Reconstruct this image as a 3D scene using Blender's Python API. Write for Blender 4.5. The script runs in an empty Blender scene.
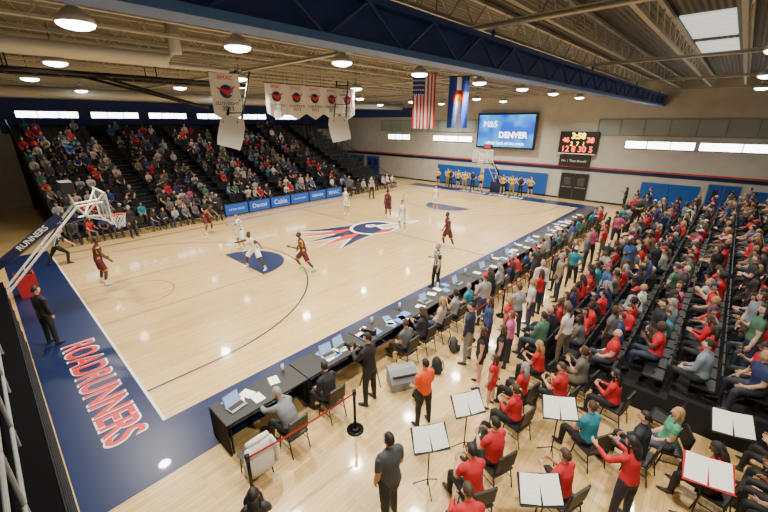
import bpy, math, random
import numpy as np
from mathutils import Vector, Matrix
random.seed(7)
V=Vector
col=bpy.context.scene.collection
# ------------------------------------------------------------------ materials
_mc={}
def mat(name,c,rough=.6,metal=0,em=0,alpha=1,coat=0,emc=None,spec=None):
    if name in _mc: return _mc[name]
    m=bpy.data.materials.new(name); m.use_nodes=True; b=m.node_tree.nodes['Principled BSDF']
    b.inputs['Base Color'].default_value=(*c,1); b.inputs['Roughness'].default_value=rough; b.inputs['Metallic'].default_value=metal
    b.inputs['Alpha'].default_value=alpha; b.inputs['Coat Weight'].default_value=coat
    if spec is not None: b.inputs['Specular IOR Level'].default_value=spec
    if em: b.inputs['Emission Color'].default_value=(*(emc or c),1); b.inputs['Emission Strength'].default_value=em
    _mc[name]=m; return m
def cm(c,rough=.75):
    return mat('fabric_%02x%02x%02x'%tuple(int(max(0,min(1,x))*255) for x in c),c,rough)
def noise_bump(m,scale=40,strength=.2,colvar=0):
    nt=m.node_tree; b=nt.nodes['Principled BSDF']; n=nt.nodes.new('ShaderNodeTexNoise'); n.inputs['Scale'].default_value=scale
    tc=nt.nodes.new('ShaderNodeTexCoord'); nt.links.new(tc.outputs['Object'],n.inputs['Vector'])
    bp=nt.nodes.new('ShaderNodeBump'); bp.inputs['Strength'].default_value=strength; nt.links.new(n.outputs['Fac'],bp.inputs['Height']); nt.links.new(bp.outputs['Normal'],b.inputs['Normal'])
    if colvar:
        c=b.inputs['Base Color'].default_value[:3]; r=nt.nodes.new('ShaderNodeValToRGB')
        r.color_ramp.elements[0].position=.3; r.color_ramp.elements[1].position=.7
        r.color_ramp.elements[0].color=(*[x*(1-colvar) for x in c],1); r.color_ramp.elements[1].color=(*[min(1,x*(1+colvar)) for x in c],1)
        n2=nt.nodes.new('ShaderNodeTexNoise'); n2.inputs['Scale'].default_value=scale*.05; nt.links.new(tc.outputs['Object'],n2.inputs['Vector'])
        nt.links.new(n2.outputs['Fac'],r.inputs['Fac']); nt.links.new(r.outputs['Color'],b.inputs['Base Color'])
    return m
def randmat(name,cols,k,rough=.75):
    m=bpy.data.materials.new(name); m.use_nodes=True; nt=m.node_tree; b=nt.nodes['Principled BSDF']; b.inputs['Roughness'].default_value=rough
    oi=nt.nodes.new('ShaderNodeObjectInfo'); mu=nt.nodes.new('ShaderNodeMath'); mu.operation='MULTIPLY'; mu.inputs[1].default_value=k
    fr=nt.nodes.new('ShaderNodeMath'); fr.operation='FRACT'; r=nt.nodes.new('ShaderNodeValToRGB'); r.color_ramp.interpolation='CONSTANT'
    nt.links.new(oi.outputs['Random'],mu.inputs[0]); nt.links.new(mu.outputs[0],fr.inputs[0]); nt.links.new(fr.outputs[0],r.inputs['Fac']); nt.links.new(r.outputs['Color'],b.inputs['Base Color'])
    e=r.color_ramp.elements; n=len(cols)
    while len(e)<n: e.new(.5)
    for i,c in enumerate(cols): e[i].position=i/n; 
    for i,c in enumerate(cols): e[i].color=(*c,1)
    return m
NAVY=(.008,.018,.08); BLUE=(.012,.06,.30); RED=(.55,.012,.02); WHITE=(.75,.75,.73); BLACK=(.008,.008,.009)
mNavy=mat('navy_paint',(.005,.014,.068),.35,coat=.2); mBlue=mat('blue_paint',BLUE,.5); mRed=mat('red_paint',(.6,.012,.02),.4)
mWhite=mat('white_paint',WHITE,.5); mBlack=mat('black_plastic',BLACK,.5); mMetal=mat('steel',(.4,.4,.41),.3,1); mBlkMetal=mat('black_metal',(.015,.015,.017),.4,.6)
mPaper=mat('paper',(.95,.95,.93),.7); mGlass=mat('backboard_glass',(.8,.85,.88),.08,alpha=.22); mOrange=mat('orange_rim',(.85,.12,.02),.4)
mCloth=mat('black_cloth',(.008,.008,.010),.9); mGrey=mat('grey_paint',(.22,.23,.235),.6); mMatte=mat('matte_black',(.006,.006,.007),1,spec=0)
mWall=noise_bump(mat('wall_paint',(.47,.455,.41),.8),30,.08,.06)
# ------------------------------------------------------------------ mesh builder
class B:
    def __init__(s): s.v=[]; s.f=[]; s.m=[]
    def add(s,vs,fs,m):
        o=len(s.v); s.v+=[tuple(x) for x in vs]; s.f+=[tuple(i+o for i in q) for q in fs]; s.m+=[m]*len(fs)
    def box(s,c,sz,m=0,rot=None):
        x,y,z=[a/2 for a in sz]; vs=[V((i*x,j*y,k*z)) for i in(-1,1) for j in(-1,1) for k in(-1,1)]
        if rot is not None: vs=[rot@p for p in vs]
        c=V(c); s.add([p+c for p in vs],[(0,1,3,2),(4,6,7,5),(0,4,5,1),(2,3,7,6),(0,2,6,4),(1,5,7,3)],m)
    def bb(s,x0,x1,y0,y1,z0,z1,m=0): s.box(((x0+x1)/2,(y0+y1)/2,(z0+z1)/2),(x1-x0,y1-y0,z1-z0),m)
    def tube(s,pts,rad,m=0,seg=8,ref=None,cap=.5):
        pts=[V(p) for p in pts]; n=len(pts); rad=[(r,r) if not isinstance(r,tuple) else r for r in (rad if isinstance(rad,(list,tuple)) and not (isinstance(rad,tuple) and n!=len(rad)) else [rad]*n)]
        vs=[];fs=[]
        for i,p in enumerate(pts):
            t=(pts[min(i+1,n-1)]-pts[max(i-1,0)]).normalized()
            r=V(ref) if ref is not None else (V((0,0,1)) if abs(t.z)<.9 else V((1,0,0)))
            sd=r-t*r.dot(t)
            if sd.length<1e-4: sd=t.orthogonal()
            sd.normalize(); nn=t.cross(sd)
            for j in range(seg):
                a=2*math.pi*(j+.5)/seg; vs.append(p+sd*rad[i][0]*math.cos(a)+nn*rad[i][1]*math.sin(a))
        for i in range(n-1):
            for j in range(seg):
                k=(j+1)%seg; fs.append((i*seg+j,i*seg+k,(i+1)*seg+k,(i+1)*seg+j))
        t0=(pts[1]-pts[0]).normalized(); t1=(pts[-1]-pts[-2]).normalized()
        vs.append(pts[0]-t0*min(rad[0])*cap); vs.append(pts[-1]+t1*min(rad[-1])*cap); a=n*seg
        for j in range(seg):
            k=(j+1)%seg; fs.append((a,k,j)); fs.append((a+1,(n-1)*seg+j,(n-1)*seg+k))
        s.add(vs,fs,m)
    def cyl(s,a,b,r,m=0,seg=8,r2=None): s.tube([a,b],[(r,r),((r2 if r2 is not None else r),)*2],m,seg,cap=0)
    def ell(s,c,r,m=0,seg=10,ring=7,M=None,keep=None,fn=None):
        vs=[];u=[]
        for i in range(ring+1):
            th=math.pi*i/ring
            for j in range(seg):
                ph=2*math.pi*j/seg; u.append(V((math.sin(th)*math.cos(ph),math.sin(th)*math.sin(ph),math.cos(th))))
        fs=[]
        for i in range(ring):
            for j in range(seg):
                k=(j+1)%seg; q=(i*seg+j,(i+1)*seg+j,(i+1)*seg+k,i*seg+k)
                if i==0: q=(q[0],q[1],q[2])
                elif i==ring-1: q=(q[0],q[1],q[3])
                if keep is not None:
                    cc=sum((u[a] for a in q),V((0,0,0)))/len(q)
                    if not keep(cc): continue
                fs.append(q)
        for p in u:
            w=V((p.x*r[0],p.y*r[1],p.z*r[2]))
            if fn: w=fn(p,w)
            w=w+V(c)
            vs.append(M@w if M is not None else w)
        s.add(vs,fs,m)
    def mesh(s,name,mats,smooth=False):
        me=bpy.data.meshes.new(name); me.from_pydata([tuple(p) for p in s.v],[],s.f)
        for m in mats: me.materials.append(m)
        me.polygons.foreach_set('material_index',s.m); me.polygons.foreach_set('use_smooth',[smooth]*len(s.f)); me.update(); return me
    def obj(s,name,mats,smooth=False,loc=(0,0,0),rz=0,parent=None):
        return place(name,s.mesh(name,mats,smooth),loc,rz,parent)
def place(name,me,loc=(0,0,0),rz=0,parent=None,rot=None):
    o=bpy.data.objects.new(name,me); col.objects.link(o); o.location=loc; o.rotation_euler=rot or (0,0,rz)
    if parent: o.parent=parent
    return o
def empty(name,loc=(0,0,0)):
    o=bpy.data.objects.new(name,None); col.objects.link(o); o.location=loc; return o
def text(name,s,loc,rot,size,m,w=None,h=None,off=0,parent=None,ext=.002):
    c=bpy.data.curves.new(name,'FONT'); c.body=s; c.size=size; c.align_x='CENTER'; c.align_y='CENTER'; c.offset=off; c.extrude=ext
    c.materials.append(m); o=bpy.data.objects.new(name,c); col.objects.link(o); o.location=loc; o.rotation_euler=rot
    if w:
        bpy.context.view_layer.update(); d=o.dimensions; o.scale=(w/d.x,(h/d.y if h else w/d.x),1)
    if parent: o.parent=parent
    return o
PI=math.pi
# ------------------------------------------------------------------ people
def nrm(x): return V(x).normalized()
def body_mesh(key,pose,o,voxel=.024,mats=None):
    fem=o.get('fem',False); W=.88 if fem else 1.; fat=o.get('fat',1.)
    L=pose.get('L',0); S=pose.get('S',0); T=pose.get('T',0)
    up=V((0,0,1)); sp=nrm((math.sin(S),math.sin(L)*math.cos(S),math.cos(L)*math.cos(S))); sl=nrm(up*.6+sp*.4) if L<.9 else nrm(up*.3+sp*.7)
    lat=V((math.cos(T),-math.sin(T),0)); fwd=V((math.sin(T),math.cos(T),0)); latc=(lat-sp*lat.dot(sp)).normalized()
    legs={}
    for sg,k in((1,'lR'),(-1,'lL')):
        a,b=pose[k][:2]; hip=V((sg*.095,0,-.02)); kn=hip+nrm((sg*a[0],a[1],a[2]))*.43; an=kn+nrm((sg*b[0],b[1],b[2]))*.41
        ft=pose[k][2] if len(pose[k])>2 else (.2,1); legs[sg]=[hip,kn,an,nrm((sg*ft[0],ft[1],0))]
    pz=.08-min(l[2].z for l in legs.values()); P=V((0,0,pz))
    for l in legs.values():
        for i in range(3): l[i]=l[i]+P
    def spine(s): return P+sl*s if s<=.18 else P+sl*.18+sp*(s-.18)
    b=B(); segs=[]
    c=.014 if not o.get('tight') else .005
    prof=[(-.09,.11,.09),(0,.162*(1.06 if fem else 1),.12),(.09,.152,.115),(.18,.132*(.92 if fem else 1)*fat,.102*fat),(.30,.150*W*fat,.115*fat),(.40,.165*W,.115),(.47,.125*W,.085),(.53,.058,.058)]
    b.tube([spine(x[0]) for x in prof],[((x[1]+c),(x[2]+c)) for x in prof],0,16,ref=latc)
    segs.append((spine(-.1),spine(.18),.15,.14,'low')); segs.append((spine(.18),spine(.46),.14,.15,'top'))
    hd=nrm(sp+up*.8+fwd*.12); hc=spine(.53)+hd*.165
    b.tube([spine(.48),hc],[.058,.05],0,10); segs.append((spine(.515),hc,.06,.05,'skin'))
    fr=latc.cross(sp)
    if fr.dot(fwd)<0: fr=-fr
    if fem:
        for sg in(1,-1): b.ell(spine(.345)+latc*sg*.062+fr*.082,(.052,.052,.052),0)
    sl_=o.get('sleeve',.55); wr={}
    for sg,k in((1,'aR'),(-1,'aL')):
        a,d=pose[k][:2]
        R3=lambda t:nrm(lat*(sg*t[0])+fwd*t[1]+up*t[2])
        sh=spine(.455)+latc*sg*.168*W; el=sh+R3(a)*.28; w=el+R3(d)*.25
        e1=.012 if sl_>0 else 0; e2=.012 if sl_>1 else 0
        b.tube([spine(.46),sh],[.065,.062+e1],0,10); 
        m1=sh.lerp(el,.6)
        b.tube([sh,sh.lerp(el,.3),m1,el],[.058*W+e1,.055*W+e1,.048*W+e1,.042*W+e2],0,10)
        b.tube([el,el.lerp(w,.3),w],[.042*W+e2,.043*W+e2,.027*W+e2*.8],0,10)
        segs.append((spine(.46),sh,.06,.06,'top')); segs.append((sh,el,.06,.048,'ua')); segs.append((el,w,.046,.03,'fa'))
        dd=(w-el).normalized(); tv=V((0,1,0.15))
        if abs(dd.y)>.75: tv=V((-sg*.3,0,1))
        tv=(tv-dd*tv.dot(dd)).normalized(); pn=dd.cross(tv)
        if pn.dot(V((-sg,0,-.3)))<0: pn=-pn
        wr[sg]=(w,dd,tv,pn)
    lg=o.get('legs','long')
    for sg,(hip,kn,an,ft) in legs.items():
        if lg=='long': rr=[.1,.09,.07,.068,.05,.048]
        elif lg=='shorts': rr=[.108,.108,.104,.056,.054,.036]
        else: rr=[.09,.08,.058,.055,.05,.036]
        b.tube([hip,hip.lerp(kn,.5),hip.lerp(kn,.82),kn],[rr[0],rr[1],rr[2],(rr[3]+.004 if lg!='shorts' else .06)],0,12)
        b.tube([kn,kn.lerp(an,.3),an-V((0,0,.01))],[rr[3],rr[3]-.002+(.006 if lg!='long' else 0),rr[5]],0,12)
        fl=V((ft.y,-ft.x,0))
        b.tube([an-ft*.055+V((0,0,-.04)),an+ft*.02+V((0,0,-.035)),an+ft*.12+V((0,0,-.045)),an+ft*.185+V((0,0,-.052))],[(.034,.033),(.042,.04),(.044,.032),(.032,.022)],0,10,ref=fl)
        b.tube([an,an+V((0,0,-.04))],[.04,.042],0,8)
        segs.append((hip,kn,.1,.066,'th')); segs.append((kn,an,.062,.042,'shn')); segs.append((an-ft*.05+V((0,0,-.045)),an+ft*.18+V((0,0,-.05)),.05,.04,'foot'))
    me=b.mesh('tmp',[]); ob=bpy.data.objects.new('tmp',me); col.objects.link(ob)
    rm=ob.modifiers.new('r','REMESH'); rm.mode='VOXEL'; rm.voxel_size=voxel; rm.adaptivity=0
    smo=ob.modifiers.new('s','SMOOTH'); smo.iterations=3; smo.factor=.5
    dg=bpy.context.evaluated_depsgraph_get(); ev=ob.evaluated_get(dg); em=ev.to_mesh()
    vs=np.empty(len(em.vertices)*3,dtype=np.float64); em.vertices.foreach_get('co',vs); vs=vs.reshape(-1,3)
    fs=[tuple(p.vertices) for p in em.polygons]; ev.to_mesh_clear(); bpy.data.objects.remove(ob); bpy.data.meshes.remove(me)
    cen=np.array([vs[list(q)].mean(0) for q in fs])
    D=[];TT=[]
    for (a,e,ra,rb,cd) in segs:
        a=np.array(a);e=np.array(e); ab=e-a; t=np.clip(((cen-a)@ab)/(ab@ab),0,1); D.append(np.linalg.norm(cen-(a+t[:,None]*ab),axis=1)/(ra+(rb-ra)*t)); TT.append(t)
    D=np.array(D);TT=np.array(TT); best=D.argmin(0); bt=TT[best,np.arange(len(cen))]
    la=np.array(latc); latd=(cen-np.array(P))@la
    mi=[]
    stripes=o.get('stripes'); trim=o.get('trim'); lc=o.get('cut',.8); tk=o.get('tuck',.45)
    for i in range(len(cen)):
        cd=segs[best[i]][4]; t=bt[i]; m=0
        if cd=='low': m=2 if t<tk else 1
        elif cd=='top': m=1
        elif cd=='ua': m=1 if t<(sl_ if sl_<=1 else 1.1) and sl_>0 or (sl_==0 and t<.12) else 0
        elif cd=='fa': m=1 if sl_>1 and t<.95 else 0
        elif cd=='th': m=2 if (lg=='long' or t<lc) else 0
        elif cd=='shn': m=2 if (lg=='long' and t<.97) else (3 if t>.95 else (8 if t>.68 and lg!='long' else 0))
        elif cd=='foot': m=3
        if m==1 and stripes and cd in('low','top') : m=9 if int(math.floor(latd[i]/.032))%2 else 1
        if trim and m in(1,2) and cd in('low','top') and abs(latd[i])>.15: m=9
        if trim and m==2 and cd=='th' and t>lc-.12: m=9
        mi.append(m)
    f=B(); f.v=[tuple(x) for x in vs]; f.f=fs; f.m=mi
    # ---- head
    hy=pose.get('hy',0); hp=pose.get('hp',0)
    M=Matrix.Translation(hc)@Matrix.Rotation(-T-hy,4,'Z')@Matrix.Rotation(hp-L*.25,4,'X')
    def hf(p,w):
        if p.z<0:
            w.x*=1-.32*p.z*p.z; 
            if p.y<0: w.y*=1+.3*p.z
            else: w.y*=1-.1*p.z*p.z
        return w
    f.ell((0,0,0),(.073,.093,.116),0,16,12,M,fn=hf)
    f.tube([M@V((0,.084,.028)),M@V((0,.100,-.002)),M@V((0,.104,-.022)),M@V((0,.084,-.03))],[.008,.011,.014,.009],0,6)
    for sg in(1,-1):
        f.ell((sg*.074,-.008,-.004),(.010,.02,.031),0,8,6,M)
        f.ell((sg*.029,.0795,.012),(.014,.009,.0085),5,8,6,M); f.ell((sg*.029,.087,.012),(.006,.0035,.006),6,6,5,M)
        f.ell((sg*.029,.086,.031),(.017,.006,.004),4,6,5,M)
    f.ell((0,.083,-.054),(.024,.009,.0055),7,8,5,M); f.ell((0,.081,-.062),(.017,.009,.005),7,8,5,M)
    hs=o.get('hair','short')
    if hs!='bald':
        if hs in('short','crop'):
            g=1.09 if hs=='short' else 1.04
            f.ell((0,-.006,.010),(.073*g,.093*g,.114*g),4,16,12,M,keep=lambda p:(p.z>.42 or (p.y<.15 and p.z>-.30 and not(abs(p.x)>.8 and p.z<.0))) )
        else:
            f.ell((0,-.008,.010),(.084,.103,.124),4,16,12,M,keep=lambda p:(p.z>.48 or (p.y<.25 and p.z>-.6)))
            if hs=='long':
                f.tube([M@V((0,-.05,.03)),M@V((0,-.08,-.08)),M@V((0,-.085,-.19)),M@V((0,-.085,-.28))],[(.075,.04),(.082,.042),(.075,.032),(.045,.015)],4,10,ref=lat)
                for sg in(1,-1): f.tube([M@V((sg*.068,.015,.05)),M@V((sg*.082,.012,-.07)),M@V((sg*.08,.02,-.2))],[.02,.024,.012],4,6)
            if hs=='pony':
                f.ell((0,-.112,.05),(.022,.022,.022),9,8,6,M); f.tube([M@V((0,-.11,.05)),M@V((0,-.15,.0)),M@V((0,-.14,-.12)),M@V((0,-.125,-.19))],[.018,.032,.026,.008],4,8)
    if o.get('cap'):
        f.ell((0,-.003,.028),(.083,.104,.11),9,16,10,M,keep=lambda p:p.z>.18)
        f.tube([M@V((0,.085,.058)),M@V((0,.125,.054)),M@V((0,.165,.046))],[(.062,.005),(.06,.005),(.035,.004)],9,10,ref=M.to_3x3()@V((1,0,0)))
    # ---- hands
    for sg,(w,dd,tv,pn) in wr.items():
        cu=pose.get('curl',.35)
        f.tube([w-dd*.02,w+dd*.015,w+dd*.055,w+dd*.092],[(.022,.018),(.027,.017),(.036,.016),(.034,.012)],0,10,ref=tv)
        for i,(so,ln) in enumerate(((.028,.070),(.010,.080),(-.009,.074),(-.027,.058))):
            q=w+dd*(.085-abs(i-1.2)*.003)+tv*so; d=dd.copy(); a=cu*.6; pts=[q-dd*.01,q]
            for part in(.42,.32,.26):
                d=(dd*math.cos(a)+pn*math.sin(a)).normalized(); q=q+d*ln*part; pts.append(q); a+=cu
            f.tube(pts,[.009,.009,.0085,.0078,.0065],0,6)
        q=w+dd*.022+tv*.024; d1=nrm(dd*.75+tv*.6+pn*.25); q2=q+d1*.038; d2=nrm(dd*.9+tv*.25+pn*.35); q3=q2+d2*.028
        f.tube([q-d1*.012,q,q2,q3],[.013,.012,.0105,.008],0,6)
    if o.get('num'):
        for sd_ in(1,-1):
            for dx in(-.04,.04):
                q=spine(.33)+latc*dx+fr*sd_*.128; f.tube([q-sp*.055,q+sp*.055],[(.013,.006)]*2,9,6,ref=latc)
    if o.get('extra'): o['extra'](f,{'wr':wr,'hc':hc,'M':M,'P':P,'spine':spine,'fwd':fwd,'lat':lat})
    return f.mesh(key,mats,True)
SK=[(.55,.31,.21),(.42,.23,.15),(.075,.036,.022),(.15,.075,.045),(.6,.37,.27)]
HR={'bk':(.010,.008,.007),'br':(.05,.025,.013),'bl':(.33,.2,.08),'gy':(.25,.24,.23),'rd':(.18,.05,.02)}
def outmats(o):
    sk=SK[o.get('skin',0)]
    return [mat('skin_%d'%o.get('skin',0),sk,.55),cm(o.get('top',(.02,.02,.03))),cm(o.get('bottom',(.02,.02,.03))),cm(o.get('shoes',(.02,.02,.02)),.5),cm(HR[o.get('hc','br')],.6),
            mat('eye_white',(.8,.8,.78),.3),mat('eye_dark',(.02,.012,.01),.3),mat('lips',(.35,.1,.08),.5),cm(o.get('sock',(.7,.7,.7))),cm(o.get('trimc',(.7,.55,.05)))]
STAND=dict(aR=((.16,.02,-1),(.04,.25,-1)),aL=((.16,.02,-1),(.04,.25,-1)),lR=((.10,0,-1),(.05,-.03,-1)),lL=((.10,.03,-1),(.05,-.03,-1)))
def P_(base,**k): d=dict(base); d.update(k); return d
SIT=dict(L=.08,aR=((.14,.12,-1),(-.32,.85,-.42)),aL=((.14,.12,-1),(-.32,.85,-.42)),lR=((.18,1,.0),(.0,.05,-1)),lL=((.18,1,.0),(.0,.05,-1)))
def person(name,loc,face,pose,o,h=1.78,voxel=.022,z=0,parent=None):
    me=body_mesh(name,pose,o,voxel/(h/1.76),outmats(o))
    ob=place(name,me,(loc[0],loc[1],z),math.radians(face-90),parent); s=h/1.76; ob.scale=(s,s,s); return ob
# ------------------------------------------------------------------ room shell
XW=31.8; YF=31.5; YN=-14.; XB=-5.; ZC=8.7
def wood():
    m=bpy.data.materials.new('maple_floor'); m.use_nodes=True; nt=m.node_tree; b=nt.nodes['Principled BSDF']
    tc=nt.nodes.new('ShaderNodeTexCoord'); br=nt.nodes.new('ShaderNodeTexBrick'); nt.links.new(tc.outputs['Object'],br.inputs['Vector'])
    br.inputs['Scale'].default_value=1; br.inputs['Brick Width'].default_value=1.6; br.inputs['Row Height'].default_value=.09; br.inputs['Mortar Size'].default_value=.0022
    br.inputs['Color1'].default_value=(.66,.455,.19,1); br.inputs['Color2'].default_value=(.51,.33,.125,1); br.inputs['Mortar'].default_value=(.25,.14,.055,1); br.inputs['Bias'].default_value=-.2
    mp=nt.nodes.new('ShaderNodeMapping'); mp.inputs['Scale'].default_value=(.6,9,1); nt.links.new(tc.outputs['Object'],mp.inputs['Vector'])
    n=nt.nodes.new('ShaderNodeTexNoise'); n.inputs['Scale'].default_value=2; n.inputs['Detail'].default_value=5; nt.links.new(mp.outputs[0],n.inputs['Vector'])
    mx=nt.nodes.new('ShaderNodeMix'); mx.data_type='RGBA'; mx.blend_type='MULTIPLY'; mx.inputs['Factor'].default_value=.45
    r=nt.nodes.new('ShaderNodeValToRGB'); r.color_ramp.elements[0].color=(.72,.66,.58,1); r.color_ramp.elements[1].color=(1,1,1,1); r.color_ramp.elements[0].position=.3; r.color_ramp.elements[1].position=.65
    nt.links.new(n.outputs['Fac'],r.inputs['Fac']); nt.links.new(br.outputs['Color'],mx.inputs[6]); nt.links.new(r.outputs['Color'],mx.inputs[7]); nt.links.new(mx.outputs[2],b.inputs['Base Color'])
    b.inputs['Roughness'].default_value=.33; b.inputs['Coat Weight'].default_value=.5; b.inputs['Coat Roughness'].default_value=.08
    return m
mWood=wood()
b=B(); b.bb(XB,XW,YN,YF,-.1,0); b.obj('floor',[mWood])
mDeck=mat('ceiling_deck',(.115,.11,.085),.7)
nt=mDeck.node_tree; wv=nt.nodes.new('ShaderNodeTexWave'); wv.bands_direction='Y'; wv.inputs['Scale'].default_value=2.2; tc=nt.nodes.new('ShaderNodeTexCoord'); nt.links.new(tc.outputs['Object'],wv.inputs['Vector'])
bp=nt.nodes.new('ShaderNodeBump'); bp.inputs['Strength'].default_value=.8; bp.inputs['Distance'].default_value=.05; nt.links.new(wv.outputs['Fac'],bp.inputs['Height']); nt.links.new(bp.outputs['Normal'],nt.nodes['Principled BSDF'].inputs['Normal'])
b=B(); b.bb(XB,XW,YN,YF,ZC,ZC+.1); b.obj('ceiling',[mDeck])
b=B(); b.bb(XW,XW+.2,YN,YF,0,ZC,0); b.obj('wall_east',[mWall])
b=B(); b.bb(XB,XW,YF,YF+.2,0,ZC,0); b.obj('wall_north',[mWall])
b=B(); b.bb(XB-.2,XB,YN,YF,0,ZC); b.obj('wall_west',[mWall])
b=B(); b.bb(XB,XW,YN-.2,YN,0,ZC); b.obj('wall_south',[mWall])
mBlueWall=noise_bump(mat('blue_wall_panel',(.012,.03,.17),.6),12,.1,.1)
b=B(); b.bb(.5,XW-.06,YF-.05,YF,5.3,7.75,0); b.obj('trim_1',[mBlueWall])
b=B(); b.bb(XW-.04,XW,YN,YF,2.38,2.62,0); b.bb(XW-.045,XW,YN,YF,2.66,2.74,1); b.obj('trim_2',[mNavy,mRed])
b=B(); b.bb(XW-.05,XW,17.5,YF-.06,6.6,7.5,0); b.obj('trim_3',[mBlueWall])
b=B(); b.bb(XW-.03,XW,YN,YF,0,.14,0); b.obj('baseboard_east',[mBlack])
mWin=mat('window_daylight',(.9,.95,1),.3,em=11,emc=(.93,.96,1)); mPane=mat('window_frosted',(.28,.33,.32),.35)
wi=0
def window_x(y0,y1,z0,z1,m,n):
    global wi; wi+=1; b=B(); b.bb(XW-.03,XW-.01,y0,y1,z0,z1,0)
    for i in range(n+1):
        y=y0+(y1-y0)*i/n; b.bb(XW-.07,XW-.01,y-.03,y+.03,z0-.04,z1+.04,1)
    b.bb(XW-.07,XW-.01,y0,y1,z0-.06,z0,1); b.bb(XW-.07,XW-.01,y0,y1,z1,z1+.06,1); b.obj('window_%d'%wi,[m,mGrey])
for y0,y1 in((18.9,22.1),(11.2,15.8),(-5.7,-1.6),(-12.4,-5.9)): window_x(y0,y1,4.3,4.78,mWin,3)
for y0,y1,n in((-13,.4,9),(10.9,16.6,4),(17.2,23.2,4)): window_x(y0,y1,5.2,6.25,mPane,n)
for x0,x1 in((1.5,5.2),(6.0,9.4),(10.2,13.4),(14.4,17.5),(18.6,21.8),(23,26)):
    wi+=1; b=B(); b.bb(x0,x1,YF-.08,YF-.05,6.42,6.85,0)
    for i in range(4):
        x=x0+(x1-x0)*i/3; b.bb(x-.03,x+.03,YF-.11,YF-.05,6.38,6.89,1)
    b.bb(x0,x1,YF-.11,YF-.05,6.36,6.42,1); b.bb(x0,x1,YF-.11,YF-.05,6.85,6.91,1); b.obj('window_%d'%wi,[mWin,mGrey])
def door(n,y0,y1,h,m):
    b=B(); ym=(y0+y1)/2; b.bb(XW-.07,XW-.045,y0-.06,y1+.06,0,h+.06,1)
    for a,c in((y0,ym-.01),(ym+.01,y1)):
        b.bb(XW-.10,XW-.06,a,c,.01,h,0); b.bb(XW-.11,XW-.095,a+.25,c-.25,h*.55,h*.85,2); b.bb(XW-.15,XW-.10,a+.1,c-.1,1.0,1.05,3)
    b.obj('door_%d'%n,[m,mGrey,mat('door_glass',(.03,.04,.05),.1),mMetal])
door(1,.4,2.5,2.15,mBlack); door(2,23.6,25.6,2.15,mBlue); door(3,26.2,28.2,2.15,mBlue); door(4,-8.6,-7.0,2.15,mBlue)
mPad=mat('wall_pad_vinyl',(.008,.085,.36),.45)
def pads(y0,y1,z1,lab):
    b=B(); n=int((y1-y0)/1.2); w=(y1-y0)/n
    for i in range(n): b.bb(XW-.12,XW-.045,y0+i*w+.01,y0+(i+1)*w-.01,.16,z1)
    o=b.obj('wall_pad',[mPad])
    if lab: text('pad_lettering',lab,(XW-.135,(y0+y1)/2,z1*.6),(PI/2,0,-PI/2),.6,mWhite,w=(y1-y0)*.6,parent=o)
pads(10.0,15.0,1.95,'METRO STATE'); pads(3.6,9.6,1.95,'ROADRUNNERS'); pads(-6.6,-3.2,1.95,None); pads(-12.5,-9.0,1.95,None)
# ------------------------------------------------------------------ court markings
b=B(); zt=.004
def poly(pts,m,z=zt):
    b.add([V((x,y,z)) for x,y in pts],[tuple(range(len(pts)))],m)
def strip(x0,y0,x1,y1,w,m,z=zt):
    d=V((x1-x0,y1-y0,0)).normalized(); n=V((-d.y,d.x,0))*w/2; poly([(x0-n.x,y0-n.y),(x1-n.x,y1-n.y),(x1+n.x,y1+n.y),(x0+n.x,y0+n.y)],m,z)
def arc(cx,cy,r,a0,a1,w,m,z=zt,n=40):
    vs=[]; fs=[]
    for i in range(n+1):
        a=math.radians(a0+(a1-a0)*i/n); vs+=[V((cx+(r-w/2)*math.cos(a),cy+(r-w/2)*math.sin(a),z)),V((cx+(r+w/2)*math.cos(a),cy+(r+w/2)*math.sin(a),z))]
    for i in range(n): fs.append((2*i,2*i+1,2*i+3,2*i+2) if a1>a0 else (2*i,2*i+2,2*i+3,2*i+1))
    b.add(vs,fs,m)
CL,CW=28.65,15.24
for q in([(-1.64,-1.5),(0,-1.5),(0,CW+1.3),(-1.64,CW+1.3)],[(CL,-1.5),(CL+1.6,-1.5),(CL+1.6,CW+1.3),(CL,CW+1.3)],[(0,-1.5),(CL,-1.5),(CL,-.35),(0,-.35)]): poly(q,0)
strip(0,-.18,CL,-.18,.36,0); strip(-.0,CW+.06,CL,CW+.06,.12,0); 
strip(0,CW+1.25,CL,CW+1.25,.1,0); strip(.03,0,.03,CW,.06,1,.006); strip(CL-.03,0,CL-.03,CW,.06,1,.006)
for mx in(0,1):
    fx=(lambda x:x) if not mx else (lambda x:CL-x)
    ymid=CW/2; r3=6.32
    strip(fx(0),ymid-r3,fx(1.575),ymid-r3,.06,0); strip(fx(0),ymid+r3,fx(1.575),ymid+r3,.06,0)
    arc(fx(1.575),ymid,r3,-90 if not mx else 90,90 if not mx else 270,.06,0)
    for s in(-1,1): strip(fx(0),ymid+s*1.83,fx(5.8),ymid+s*1.83,.05,2)
    strip(fx(5.8),ymid-1.83,fx(5.8),ymid+1.83,.05,2)
    arc(fx(1.575),ymid,1.22,-90 if not mx else 90,90 if not mx else 270,.05,2)
    n=28; pts=[(fx(5.8)+(1 if not mx else -1)*1.83*math.cos(math.radians(-90+180*i/n)),ymid+1.83*math.sin(math.radians(-90+180*i/n))) for i in range(n+1)]
    if mx: pts=pts[::-1]
    poly(pts,0)
strip(CL/2,0,CL/2,CW,.06,0,.003)
b.obj('court_markings',[mNavy,mWhite,mat('lane_line',(.22,.11,.04),.4)])
b=B()
def P2(pts,m,z): 
    b.add([V((x,y,z)) for x,y in pts],[tuple(range(len(pts)))],m)
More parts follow.
